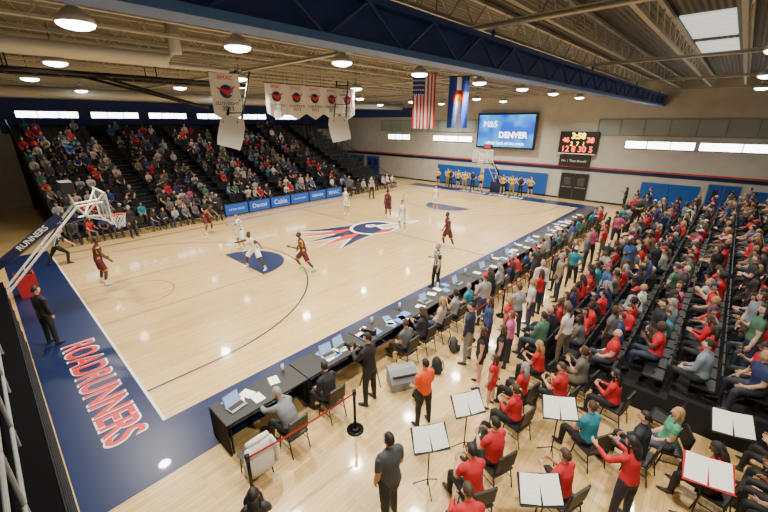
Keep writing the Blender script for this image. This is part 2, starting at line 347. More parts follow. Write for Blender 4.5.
def feather(x0,y0,x1,y1,w,m,z,bend=0):
    n=10; d=V((x1-x0,y1-y0,0)); L=d.length; d.normalize(); nn=V((-d.y,d.x,0)); top=[];bot=[]
    for i in range(n+1):
        t=i/n; c=V((x0,y0,0))+d*L*t+nn*bend*math.sin(t*PI); ww=w*(1-t)**.8*(.6+.4*math.sin(min(1,t*2)*PI/2)); top.append(c+nn*ww/2); bot.append(c-nn*ww/2)
    P2([(p.x,p.y) for p in bot]+[(p.x,p.y) for p in top[::-1]],m,z)
for i,(x1,y1,bd) in enumerate([(10.4,10.4,.35),(9.8,9.3,.25),(9.6,8.1,.1),(9.8,7.0,-.05),(10.4,6.0,-.2)]):
    x0,y0=14.2,8.5-i*.38
    feather(x0,y0,x1-.25,y1,1.25,1,.008,bd); feather(x0,y0,x1,y1,1.0,0 if i%2==0 else 2,.010,bd); 
n=30
P2([(14.3+1.6*math.cos(2*PI*i/n),7.5+1.4*math.sin(2*PI*i/n)) for i in range(n)],1,.011)
P2([(14.3+1.4*math.cos(2*PI*i/n),7.5+1.2*math.sin(2*PI*i/n)) for i in range(n)],0,.012)
P2([(14.3,6.8),(15.2,6.5),(17.4,6.35),(17.6,6.6),(15.6,7.4),(14.6,7.8)],1,.013)
P2([(14.6,6.95),(15.3,6.65),(17.2,6.5),(15.5,7.2),(14.8,7.5)],3,.014)
P2([(14.4+.35*math.cos(2*PI*i/n),7.9+.3*math.sin(2*PI*i/n)) for i in range(n)],1,.015)
P2([(14.45+.13*math.cos(2*PI*i/n),7.9+.13*math.sin(2*PI*i/n)) for i in range(n)],2,.016)
P2([(13.2,6.6),(14.2,6.2),(15.1,6.4),(14.2,6.7)],2,.017)
b.obj('court_logo',[mNavy,mWhite,mRed,mat('beak_grey',(.35,.36,.4),.4)])
text('apron_lettering','ROADRUNNERS',(-.70,2.55,.012),(0,0,-PI/2),1,mWhite,w=5.15,h=.80,off=.03)
text('apron_lettering','ROADRUNNERS',(-.70,2.55,.018),(0,0,-PI/2),1,mRed,w=5.07,h=.72,off=.018)
text('apron_lettering','METRO STATE',(CL+.8,CW/2,.012),(0,0,PI/2),1,mWhite,w=6,h=.7,off=.01)
# ------------------------------------------------------------------ ceiling structure
mJoist=mat('joist_paint',(.42,.405,.33),.6)
b=B(); y=YN+.7
while y<YF:
    b.bb(XB,XW,y-.05,y+.05,ZC-.10,ZC-.02); b.bb(XB,XW,y-.05,y+.05,8.08,8.14)
    x=XB; k=0
    while x<XW-.5:
        z0,z1=(8.12,ZC-.08) if k%2==0 else (ZC-.08,8.12); b.tube([(x,y,z0),(x+.5,y,z1)],[.014,.014],0,4,cap=0); x+=.5; k+=1
    y+=1.5
b.obj('ceiling_joists',[mJoist])
b=B()
for x in(-1,6.8,14.6,22.4,29.6):
    b.bb(x-.08,x+.08,YN,YF,7.98,8.01); b.bb(x-.015,x+.015,YN,YF,8.0,8.06); b.bb(x-.08,x+.08,YN,YF,8.05,8.08)
b.obj('ceiling_beams',[mJoist])
mGB=mat('girder_blue',(.016,.05,.24),.5); mLB=mat('girder_lightblue',(.06,.17,.52),.5)
b=B(); Yg=-3.3; b.bb(XB,XW-.02,Yg-.20,Yg+.20,7.10,7.20,1); b.bb(XB,XW-.02,Yg-.20,Yg+.20,7.70,7.80,0); b.bb(XB,XW-.02,Yg-.02,Yg+.02,7.20,7.70,0)
x=XB;k=0
while x<XW-.8:
    for s in(-.15,.15): b.tube([(x,Yg+s,7.18 if k%2 else 7.72),(x+.8,Yg+s,7.72 if k%2 else 7.18)],[.03,.03],0,6,cap=0)
    x+=.8;k+=1
for x in(0,7,14.6,22.4,29.6): b.cyl((x,Yg,7.78),(x,Yg,7.98),.04,0)
b.obj('divider_curtain_truss',[mGB,mLB])
mDuct=mat('duct_metal',(.5,.5,.45),.45,.1)
b=B(); b.tube([(XB,4.6,7.72),(3.0,4.6,7.72),(3.3,4.6,7.95),(3.3,4.6,8.7)],[.17]*4,0,14); b.tube([(XB,6.0,7.8),(5.5,6.0,7.8)],[.08]*2,0,10)
b.obj('air_duct',[mDuct],True)
b=B(); b.tube([(8,-10.2,7.3),(31.7,-10.2,7.3)],[.32]*2,0,16)
for i in range(9): b.cyl((9+i*2.7,-10.2,7.6),(9+i*2.7,-10.2,8.1),.02)
b.obj('air_duct',[mDuct],True)
b=B(); b.tube([(-4,20,7.6),(31.6,20,7.6)],[.28]*2,0,16)
for i in range(9): b.cyl((-2+i*4,20,7.8),(-2+i*4,20,8.1),.02)
b.obj('air_duct',[mDuct],True)
mDeckGlow=mat('deck_glow_panel',(.8,.85,.8),.4,em=.8)  # faint emission stands in for lamplight on the ribbed deck, no roof opening
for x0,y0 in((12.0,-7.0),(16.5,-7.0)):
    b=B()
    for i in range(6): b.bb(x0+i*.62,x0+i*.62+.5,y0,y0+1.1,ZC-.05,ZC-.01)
    b.obj('deck_glow_panel',[mDeckGlow])
# ------------------------------------------------------------------ high bay lamps
mLamp=mat('lamp_shell',(.55,.55,.53),.35,.3); mLens=mat('lamp_lens',(1,.97,.9),.3,em=22)
lb=B()
lb.cyl((0,0,.24),(0,0,.36),.09,0,12); lb.tube([(0,0,.0),(0,0,.10),(0,0,.24)],[.30,.27,.10],0,20,cap=0); lb.ell((0,0,.0),(.28,.28,.10),1,20,8,keep=lambda p:p.z<.05)
lme=lb.mesh('high_bay_lamp',[mLamp,mLens],True)
lights=[(x,1.0,300) for x in(.4,3.3,6.4,10.0,14.2,18.6,23,28)]+[(x,y,400) for x in(.9,6.4,12.6,18.6,24.6,28.9) for y in(7.0,13.0)]+[(x,-2.2,230) for x in(.8,6.4,12.3,18.6,25)]+[(x,-8.0,230) for x in(6.2,12.0,19,26)]+[(1.6,-8.0,420)]+[(x,y,60) for x in(3.5,11,19,27) for y in(18.9,25.0)]  # single lamp nearest the camera is added out of view to brighten band and sheets
b=B()
for x,y,p in lights:
    zz=7.78
    place('high_bay_lamp',lme,(x,y,zz-.1))
    l=bpy.data.lights.new('lamp_light','AREA'); l.shape='DISK'; l.size=.42; l.energy=p; l.color=(1,.92,.76); l.spread=math.radians(140); lo=bpy.data.objects.new('lamp_light',l); col.objects.link(lo); lo.location=(x,y,zz-.22)
    b.cyl((x,y,zz+.26),(x,y,8.68),.012,0,6)
b.obj('lamp_cables',[mBlkMetal])
# ------------------------------------------------------------------ big screen, scoreboard
def scr():
    m=bpy.data.materials.new('screen_glow'); m.use_nodes=True; nt=m.node_tree; bs=nt.nodes['Principled BSDF']
    tc=nt.nodes.new('ShaderNodeTexCoord'); n=nt.nodes.new('ShaderNodeTexNoise'); n.inputs['Scale'].default_value=.45; nt.links.new(tc.outputs['Object'],n.inputs['Vector'])
    r=nt.nodes.new('ShaderNodeValToRGB'); r.color_ramp.elements[0].color=(.0,.05,.50,1); r.color_ramp.elements[1].color=(.04,.50,1,1); r.color_ramp.elements[0].position=.38; r.color_ramp.elements[1].position=.62
    nt.links.new(n.outputs['Fac'],r.inputs['Fac']); nt.links.new(r.outputs['Color'],bs.inputs['Emission Color']); bs.inputs['Emission Strength'].default_value=2.2; bs.inputs['Base Color'].default_value=(0,.02,.1,1); return m
b=B(); b.bb(31.35,31.55,5.0,10.5,3.85,6.85,0); b.bb(31.33,31.36,5.15,10.35,4.0,6.7,1); b.bb(31.55,31.78,7,8.5,5,6,0)
so=b.obj('video_screen',[mBlack,scr()])
mEW=mat('emit_white',(1,1,1),em=3)
text('screen_text','M&S',(31.32,9.2,5.9),(PI/2,0,-PI/2),.6,mEW,w=1.3,parent=so); text('screen_text','DENVER',(31.32,7.0,5.0),(PI/2,0,-PI/2),.4,mEW,w=2.6,off=.01,parent=so); text('screen_text','official bank of the arena',(31.32,7.7,4.3),(PI/2,0,-PI/2),.4,mEW,w=3.6,parent=so)
b=B(); b.bb(31.45,31.7,.2,3.0,3.75,5.4,0); b.bb(31.45,31.7,.5,2.8,2.75,3.6,0); b.bb(31.7,31.75,.6,2.6,3,5,0); b.bb(31.44,31.46,.2,3.0,3.68,3.75,1)
so=b.obj('scoreboard',[mBlack,mWhite])
mEY=mat('led_yellow',(1,.75,.05),em=6); mER=mat('led_red',(1,.06,.03),em=6)
rw=(PI/2,0,-PI/2)
text('score_digits','3:58',(31.43,1.6,5.05),rw,.5,mEY,w=1.0,parent=so,off=.01); text('score_digits','46',(31.43,2.5,4.75),rw,.4,mER,w=.5,parent=so,off=.01); text('score_digits','38',(31.43,.7,4.75),rw,.4,mER,w=.5,parent=so,off=.01)
text('score_digits','2  7  1',(31.43,1.6,4.45),rw,.3,mEY,w=1.0,parent=so); text('score_digits','12 8 30 5',(31.43,1.6,4.05),rw,.3,mER,w=2.2,parent=so); text('score_text','No. 1 Team RowdY',(31.43,1.65,3.15),rw,.3,mWhite,w=1.9,parent=so)
# ------------------------------------------------------------------ goals
def goal(name,x0,sg):
    T=lambda x,y,z:(x0+sg*x,CW/2+y,z)
    b=B()
    def bx(xa,xb,ya,yb,za,zb,m): 
        p,q=T(xa,ya,za),T(xb,yb,zb); b.bb(min(p[0],q[0]),max(p[0],q[0]),min(p[1],q[1]),max(p[1],q[1]),za,zb,m)
    bx(1.20,1.225,-.915,.915,2.90,3.97,0)
    for a in((-.915,-.875,2.9,3.97),(.875,.915,2.9,3.97)): bx(1.19,1.235,a[0],a[1],a[2],a[3],1)
    bx(1.19,1.235,-.915,.915,3.93,3.97,1); bx(1.19,1.235,-.915,.915,2.90,2.94,1); bx(1.17,1.25,-.93,.93,2.84,2.92,2)
    for a in((-.305,-.26,3.05,3.5),(.26,.305,3.05,3.5),(-.305,.305,3.46,3.5),(-.305,.305,3.05,3.09)): bx(1.226,1.238,a[0],a[1],a[2],a[3],1)
    n=24; r=.2286; ring=[T(1.575+ r*math.cos(2*PI*i/n),r*math.sin(2*PI*i/n),3.05) for i in range(n+1)]
    b.tube(ring,[.013]*(n+1),3,6); bx(1.24,1.36,-.09,.09,2.99,3.055,3)
    N=12
    for i in range(N):
        for d in(1,-1):
            pts=[]
            for k in range(6):
                a=2*PI*(i+d*k*.5)/N; rr=r*(1-.42*(k/5)**.8); pts.append(T(1.575+rr*math.cos(a),rr*math.sin(a),3.04-.085*k))
            b.tube(pts,[.005]*6,1,4)
    b.tube([T(-2.1,0,.6),T(-1.9,0,1.9),T(-.2,0,3.0),T(.75,0,3.15)],[(.10,.12),(.12,.12),(.11,.12),(.08,.08)],2,8,cap=0)
    for s in(-1,1):
        b.cyl(T(.7,s*.1,3.15),T(1.19,s*.5,3.0),.03,1); b.cyl(T(.7,s*.1,3.2),T(1.19,s*.6,3.9),.03,1); b.cyl(T(-2.0,s*.3,.9),T(.5,s*.3,3.55),.035,1); b.cyl(T(.5,s*.3,3.55),T(1.19,s*.3,3.6),.03,1)
        b.cyl(T(.5,s*.3,3.55),T(.7,s*.1,3.15),.025,1)
    for k in range(4):
        b.cyl(T(.5-k*.55,-.3,3.55-k*.58),T(.5-k*.55,.3,3.55-k*.58),.02,1)
    bx(-2.75,-1.72,-.55,.55,.03,.95,2)
    bx(.25,.55,-.35,.35,3.98,4.33,4); bx(.545,.56,-.3,.3,4.03,4.28,5); b.cyl(T(.5,0,3.5),T(.4,0,3.98),.03,1)
    return b.obj(name,[mGlass,mWhite,mNavy,mOrange,mBlack,mat('clock_dim_red',(.4,.02,.02),em=1.0)],False)
g=goal('basketball_goal',0,1); g2=goal('basketball_goal',CL,-1)
b=B(); b.box((-.75,CW/2-.17,2.76),(1.9,.04,.24),0,Matrix.Rotation(-.62,3,'Y')); bo=b.obj('boom_pad',[mNavy],parent=g)
text('boom_lettering','RUNNERS',(-.75,CW/2-.20,2.76),(PI/2,-.62,0),.2,mWhite,w=.95,off=.003,parent=g)
b=B(); b.bb(-1.45,-.9,10.2,10.8,0,.85,0); b.bb(-1.4,-.95,10.25,10.75,.85,.9,1); b.obj('ball_cart',[mat('red_vinyl',(.4,.015,.02),.5),mBlack])
def hgoal(x,y,z,rz,tilt):
    b=B(); rot=Matrix.Rotation(math.radians(-10),3,'X')@Matrix.Rotation(math.radians(tilt),3,'Y')
    pts=[(-.42,-.55),(.42,-.55),(.46,-.3),(.46,.3),(.36,.55),(-.36,.55),(-.46,.3),(-.46,-.3)]; k=len(pts)
    vs=[rot@V((p[0],-.02,p[1])) for p in pts]+[rot@V((p[0],.02,p[1])) for p in pts]
    b.add(vs,[tuple(range(k)),tuple(range(2*k-1,k-1,-1))]+[(i,i+k,(i+1)%k+k,(i+1)%k) for i in range(k)],0)
    for s in(-.28,.28):
        b.cyl((s,.06,0),(s,1.9,8.0-z),.035,2); b.cyl((s,.06,0),(s*.9,.05,.4),.02,2); b.cyl((s,.06,-.3),(s,.9,(8.0-z)*.45),.02,2)
    for i in range(5): t=i/5+.1; b.cyl((-.28,.1+1.8*t,(8.0-z)*t),(.28,.1+1.8*t,(8.0-z)*t),.02,2)
    b.obj('ceiling_mounted_goal',[mWhite,mOrange,mBlkMetal],False,(x,y,z),rz)
hgoal(5.3,6.0,5.75,math.radians(-48),14); hgoal(10.6,6.1,5.8,math.radians(-48),-12)
b=B()
for y in(8.6,9.8): b.cyl((-1,y,7.6),(7.5,y,7.6),.07)
for i in range(12): b.cyl((-1+i*.7,8.6,7.6),(-.65+i*.7,9.8,7.6),.035)
for x in(0,4,7):
    for y in(8.6,9.8): b.cyl((x,y,7.6),(x,y,8.1),.02)
b.cyl((2,8.6,7.6),(5.2,7.4,6.6),.05); b.cyl((2,9.8,7.6),(5.2,7.4,6.6),.05)
b.obj('ceiling_goal_frame',[mBlkMetal])
# ------------------------------------------------------------------ banners & flags
def pennant(x,y,zt_,w,h,rz=0,lab='CHAMPIONS'):
    b=B(); nx=6; vs=[];fs=[]
    for j in range(9):
        for i in range(nx+1):
            u=i/nx-.5; zz=-(h*.82)*min(j,8)/8
            if j==8: zz=-(h*.82)-(h*.18)*(1-abs(u)*2)
            vs.append(V((u*w,.02*math.sin(i*1.9+j*.5),zz)))
    for j in range(8):
        for i in range(nx): a=j*(nx+1)+i; fs.append((a,a+nx+1,a+nx+2,a+1))
    b.add(vs,fs,0)
    b.cyl((-w/2-.03,0,.01),(w/2+.03,0,.01),.02,2)
    n=16; b.add([V((.22*w*math.cos(2*PI*i/n),-.035,-h*.36+.22*w*math.sin(2*PI*i/n))) for i in range(n)],[tuple(range(n))],1)
    b.add([V((-.34*w,-.036,-h*.28)),V((.05*w,-.036,-h*.45)),V((.36*w,-.036,-h*.23)),V((.05*w,-.036,-h*.33))],[(0,1,2,3)],3)
    for s in(-1,1): b.cyl((s*w*.4,0,.01),(s*w*.4,0,8.06-zt_),.006,2)
    o=b.obj('championship_banner',[cm((.82,.81,.78)),mNavy,mBlkMetal,mRed],False,(x,y,zt_),rz)
    for k,t in enumerate(('RMAC',lab,'2013')): text('banner_text',t,(0,-.04,-h*(.10 if k==0 else .50+.10*k)),(PI/2,0,0),.12,mRed if k==0 else mNavy,w=w*(.5 if k==0 else (.8 if k==1 else .4)),parent=o)
for i in range(5): pennant(7.95+i*1.0,7.0,7.62,.92,1.42,-.15)
pennant(5.65,6.7,7.8,1.05,1.75,-.2,'ELITE EIGHT')
def flag(name,x,y,w,h,fn,mats,rz):
    b=B(); nx,nz=26,36; vs=[];fs=[];ms=[]
    for j in range(nz+1):
        for i in range(nx+1):
            t=j/nz; vs.append(V(((i/nx-.5)*w,(.04+.05*t)*math.sin(i*.55+t*2),-h*t)))
    for j in range(nz):
        for i in range(nx): a=j*(nx+1)+i; fs.append((a,a+nx+1,a+nx+2,a+1)); ms.append(fn((i+.5)/nx,(j+.5)/nz,i,j))
    b.add(vs,fs,0); b.m=ms; b.cyl((-w/2-.05,0,.01),(w/2+.05,0,.01),.02,len(mats)); 
    b.obj(name,mats+[mBlkMetal],True,(x,y,7.95),rz)
mFR=cm((.45,.01,.02)); mFW=cm((.7,.69,.65)); mFB=cm((.01,.02,.15)); mFY=cm((.8,.5,.03)); mFC=cm((.01,.05,.32))
def usf(u,v,i,j):
    if u<.54 and v<.4: return 1 if (i%2==0 and j%3==1) else 2
    return 0 if int(u*13)%2==0 else 1
flag('american_flag',11.9,2.2,.95,2.1,usf,[mFR,mFW,mFB],-.75)
def cof(u,v,i,j):
    d=math.hypot((u-.5)*1.0,(v-.40)*2.1)
    if d<.15: return 3
    if d<.31 and not(v>.40 and abs(u-.5)<.1): return 0
    return 1 if .38<u<.62 else 2
flag('colorado_flag',13.9,1.8,.9,2.1,cof,[mFR,mFW,mFC,mFY],-.75)
# ------------------------------------------------------------------ bleachers
mBl=mat('bleacher_deck',(.016,.016,.018),.8,spec=.2); mSeat=mat('bleacher_seat',(.009,.009,.012),.5)
NR=14; ny0=17.9; nd=.84; nz_=.36
def rowN(i): return ny0+i*nd, .28+i*nz_
b=B()
for i in range(NR):
    y,z=rowN(i); b.bb(.8,27,y,y+nd,0 if i==0 else z-nz_,z,0)
    b.bb(.8,27,y,y+.02,z-.04,z-.02,2) 
b.bb(.8,27,ny0+NR*nd,ny0+NR*nd+.05,0,5.9,0)
aisN=(5.6,9.8,14.2,18.6,22.8)
for i in range(NR):
    y,z=rowN(i); x=1.1
    while x<26.8:
        if all(abs(x-a)>.55 for a in aisN): b.bb(x-.23,x+.23,y+.28,y+.66,z+.36,z+.40,1); b.box((x,y+.68,z+.60),(.46,.03,.42),1); b.bb(x-.03,x+.03,y+.45,y+.5,z,z+.4,1)
        x+=.54
    for a in aisN:
        b.bb(a-.4,a+.4,y-.3,y,z-nz_,z-nz_/2,0); b.bb(a-.4,a+.4,y-.3,y-.28,z-nz_/2,z-nz_/2+.01,2)
for s in(.78,27.02):
    b.tube([(s,ny0,1.2),(s,ny0+NR*nd,1.2+NR*nz_)],[.025]*2,3,6)
    for i in range(0,NR,2):
        y,z=rowN(i); b.cyl((s,y+.1,z),(s,y+.1,z+1.0),.02,3,6)
b.obj('bleachers',[mBl,mSeat,mGrey,mBlkMetal])
SR=10; sy0=-4.65; sd=.82; sz=.16; sx0,sx1=7.4,30.2; aisS=(14.2,22.0)
def rowS(i): return sy0-i*sd, sz*i+.02
b=B()
for i in range(SR):
    y,z=rowS(i); b.bb(sx0,sx1,y-sd,y,0,z,0)
    x=sx0+.3
    while x<sx1-.2:
        if all(abs(x-a)>.45 for a in aisS): b.bb(x-.23,x+.23,y-.66,y-.28,z+.34,z+.38,1); b.box((x,y-.68,z+.58),(.46,.03,.42),1); b.bb(x-.03,x+.03,y-.5,y-.45,z,z+.4,1)
        x+=.54
b.obj('bleachers',[mBl,mSeat])
b=B(); b.bb(-3.6,-1.66,-6.3,5.6,0,2.15,0)
for i in range(6): b.bb(-1.66,-1.645,-6.3,5.6,.3+i*.33,.33+i*.33,1)
for z in(2.45,3.15): b.tube([(-1.9,-6.3,z),(-1.9,5.6,z)],[.022]*2,2,8)
for i in range(9): b.cyl((-1.9,-6.3+i*1.487,2.15),(-1.9,-6.3+i*1.487,3.17),.022,2)
fo=b.obj('folded_bleacher',[mMatte,mat('matte_edge',(.03,.03,.034),1,spec=0),mGrey])
b=B(); 
for i in range(6): b.bb(9.3+i*1.75,9.3+i*1.75+1.72,16.75,16.9,.03,.85,0); b.bb(9.36+i*1.75,9.3+i*1.75+1.66,16.735,16.75,.08,.80,1); b.bb(9.6+i*1.75,9.7+i*1.75,16.9,17.3,.0,.08,0)
mLED=mat('led_board_blue',(.004,.07,.38),.3,em=.45)
o=b.obj('advertising_board',[mBlack,mLED])
for i,t in enumerate(('METRO STATE','Dental','Cable','ROADRUNNERS','DENVER','RMAC')): text('board_text',t,(9.3+i*1.75+.86,16.73,.44),(PI/2,0,0),.3,mWhite,w=1.1,parent=o)
# ------------------------------------------------------------------ scorer tables
tb=B(); tb.bb(-.92,.92,-.38,.38,.72,.76,0); tb.bb(-.92,.92,.36,.385,.02,.74,1)
tb.bb(-.93,-.905,-.38,.385,.02,.74,1); tb.bb(.905,.93,-.38,.385,.02,.74,1)
for i in range(16): tb.tube([(-.9+i*.12,.39,.03),(-.9+i*.12,.388,.72)],[.018,.008],1,6)
for s in(-.85,.85):
    for t in(-.32,.32): tb.cyl((s,t,0),(s,t,.72),.018,2)
tme=tb.mesh('scorer_table',[mat('table_top',(.016,.016,.018),.45),mCloth,mBlkMetal])
for i in range(13): place('scorer_table',tme,(1.5+i*1.87,-1.62,.008),0)
b=B(); rr=random.Random(3)
for i in range(60):
    x=.9+rr.random()**1.3*23; y=-1.85+rr.random()*.45; b.box((x,y,.772),(.21,.28,.004),0 if rr.random()<.8 else 1,Matrix.Rotation(rr.random()*.8-.4,3,'Z'))
b.obj('papers',[mPaper,cm((.1,.25,.7))])
lp=B(); lp.box((0,0,.01),(.34,.24,.018),0); lp.box((0,.01,.0205),(.30,.13,.002),1); lp.box((0,.155,.12),(.34,.012,.23),0,Matrix.Rotation(-.3,3,'X')); lp.box((0,.147,.12),(.31,.004,.20),2,Matrix.Rotation(-.3,3,'X'))
lpm=lp.mesh('laptop',[mat('laptop_shell',(.35,.35,.37),.4,.5),mBlack,mat('laptop_screen',(.25,.4,.75),em=.9)])
for x,y,r in((.95,-1.65,.15),(3.3,-1.65,-.1),(3.75,-1.62,.1),(7.2,-1.7,0),(9.1,-1.68,.1),(11,-1.7,-.1),(13.2,-1.7,0),(15.5,-1.7,0),(18,-1.7,.1)): place('laptop',lpm,(x,y,.775),r)
b=B(); 
for x in(2.2,5.1,6.3,8.3,10.1,12.2,14.4): 
    b.cyl((x,-1.36,.769),(x,-1.36,.96),.033,0,10); b.cyl((x,-1.36,.96),(x,-1.36,.99),.018,1,8)
b.obj('water_bottles',[mat('bottle',(.6,.7,.75),.15),mBlue],True)
# chairs
ch=B(); ch.box((0,0,.40),(.44,.42,.04),0); ch.box((0,-.23,.68),(.42,.035,.34),0,Matrix.Rotation(.12,3,'X'))
for s in(-.2,.2):
    ch.tube([(s,.18,0),(s,.12,.40)],[.012]*2,1,6); ch.tube([(s,-.26,0),(s,-.17,.40),(s,-.25,.86)],[.012]*3,1,6); ch.cyl((s,-.22,.2),(s,.16,.2),.008,1,6)
chm=ch.mesh('stacking_chair',[mBlack,mBlkMetal])
def chair(x,y,face): return place('stacking_chair',chm,(x,y,0),math.radians(face-90))
def mkstand(desk):
    ms=B(); ms.cyl((0,0,.08),(0,0,1.05),.012,1); 
    for i in range(3):
        a=2*PI*i/3+.5; ms.tube([(0,0,.22),(.26*math.cos(a),.26*math.sin(a),.01)],[.01]*2,1,6)
    R_=Matrix.Rotation(-.75,3,'X')
    ms.box((0,0,1.15),(.62,.012,.42),0,R_); c0=V((0,0,1.15)); ms.box(c0+R_@V((0,-.03,-.205)),(.62,.07,.012),0,R_)
    ms.box(c0+R_@V((-.145,-.011,.01)),(.28,.005,.385),2,R_@Matrix.Rotation(.05,3,'Y')); ms.box(c0+R_@V((.145,-.013,.01)),(.28,.005,.385),2,R_@Matrix.Rotation(-.06,3,'Y'))
    for s in(-.145,.145):
        for k in range(5): ms.box(c0+R_@V((s,-.0165,.13-k*.06)),(.20,.001,.002),3,R_)
    return ms.mesh('music_stand',[desk,mBlkMetal,mPaper,mat('ink',(.7,.7,.7),.8)])
msm=mkstand(mBlack); msr=mkstand(mat('folder_red',(.5,.012,.018),.5))
def mstand(x,y,face,me=None): place('music_stand',me or msm,(x,y,0),math.radians(face+90))
# stanchions
st=B(); st.cyl((0,0,0),(0,0,.025),.18,0,20); st.cyl((0,0,.025),(0,0,.05),.12,0,20,.03); st.cyl((0,0,.04),(0,0,.98),.03,0,12); st.cyl((0,0,.90),(0,0,1.02),.042,0,12)
stm=st.mesh('belt_stanchion',[mBlkMetal],True)
posts=[(.43,-3.1),(2.66,-3.25),(7.3,-3.25),(9.3,-3.3),(11.4,-3.3),(13.5,-3.35),(15.6,-3.4),(18,-3.4),(20.5,-3.4)]
for p in posts: place('belt_stanchion',stm,(p[0],p[1],0))
b=B()
def belt(p,q):
    n=10; vs=[];fs=[]
    for i in range(n+1):
        t=i/n; z=.955-.05*math.sin(t*PI); x=p[0]+(q[0]-p[0])*t; y=p[1]+(q[1]-p[1])*t; vs+=[V((x,y,z-.025)),V((x,y,z+.025))]
    for i in range(n): fs.append((2*i,2*i+2,2*i+3,2*i+1))
    b.add(vs,fs,0)
belt(posts[0],posts[1])
for i in range(2,len(posts)-1): belt(posts[i],posts[i+1])
b.obj('barrier_belts',[mat('belt_red',(.45,.02,.02),.7)])
b=B(); prof=[(-.25,0),(.25,0),(.25,.22),(-.05,.42),(-.25,.42)]
vs=[V((-.35,y,z)) for y,z in prof]+[V((.35,y,z)) for y,z in prof]; b.add(vs,[(0,1,2,3,4),(9,8,7,6,5)]+[(i,i+5,(i+1)%5+5,(i+1)%5) for i in range(5)],0)
b.box((0,.105,.335),(.6,.01,.30),1,Matrix.Rotation(math.radians(-56.3),3,'X')); b.obj('speaker_monitor',[mGrey,mBlack],False,(4.45,-3.05,0),2.6)
b=B()
for i in range(3):
    a=2*PI*i/3+.3; b.cyl((0,0,1.15),(.30*math.cos(a),.30*math.sin(a),.01),.013,0)
b.cyl((0,0,1.1),(0,0,1.4),.018,0); b.box((0,0,1.47),(.12,.26,.13),0); b.cyl((0,.13,1.47),(0,.24,1.47),.045,0,12); b.cyl((0,-.1,1.40),(.05,-.4,1.25),.01,0)
b.obj('camera_tripod',[mBlack],False,(3.95,-2.45,0),.3)
bg=B(); bg.tube([(0,0,.02),(0,0,.12),(0,0,.34),(0,0,.44)],[(.15,.10),(.17,.12),(.15,.11),(.07,.05)],0,12); bg.tube([(-.1,-.10,.38),(-.11,-.14,.2),(-.1,-.10,.06)],[.014]*3,1,6); bg.tube([(.1,-.10,.38),(.11,-.14,.2),(.1,-.10,.06)],[.014]*3,1,6); bg.tube([(-.1,.11,.08),(0,.14,.15),(.1,.11,.08)],[.05,.06,.05],1,8)
for i,(x,y,c) in enumerate([(4.3,-3.7,(.01,.012,.02)),(5.4,-3.4,(.015,.015,.016)),(1.1,-5.7,(.25,.01,.02)),(6.5,-3.2,(.05,.05,.055))]): place('backpack',bg.mesh('backpack',[cm(c),mBlack],True),(x,y,0),i*1.3)
# ------------------------------------------------------------------ crowd
tops=[(.40,.012,.018),(.014,.022,.09),(.010,.010,.012),(.30,.30,.30),(.012,.012,.018),(.45,.012,.02),(.07,.07,.08),(.02,.035,.16),(.58,.57,.54),(.015,.015,.022),(.03,.08,.24),(.12,.11,.10),(.42,.012,.02),(.02,.02,.035),(.24,.19,.13),(.012,.012,.012),(.05,.13,.08),(.16,.21,.27),(.38,.06,.16),(.03,.03,.04),(.02,.20,.26),(.10,.10,.11),(.010,.010,.014),(.45,.37,.34)]
mCT=randmat('crowd_shirts',tops,17.3); mCP=randmat('crowd_trousers',[(.015,.018,.035),(.022,.03,.065),(.012,.012,.012),(.11,.085,.055),(.025,.035,.06),(.015,.015,.015)],91.7)
mCS=randmat('crowd_skin',[SK[0],SK[4],SK[1],SK[0],SK[3],SK[2],SK[4]],53.1,.55); mCH=randmat('crowd_hair',[HR['bk'],HR['br'],HR['br'],HR['bl'],HR['gy'],HR['bk'],HR['br']],131.9)
mCC=randmat('crowd_caps',[(.4,.015,.02),(.012,.02,.09),(.012,.012,.012),(.45,.45,.45)],211.7)
cmats=[mCS,mCT,mCP,cm((.03,.03,.03)),mCH,mat('eye_white',(0,0,0)),mat('eye_dark',(0,0,0)),mat('lips',(0,0,0)),cm((.7,.7,.7)),mCC]
rmats=list(cmats); rmats[1]=cm((.45,.010,.018)); rmats[2]=cm((.012,.012,.015))
H_=dict
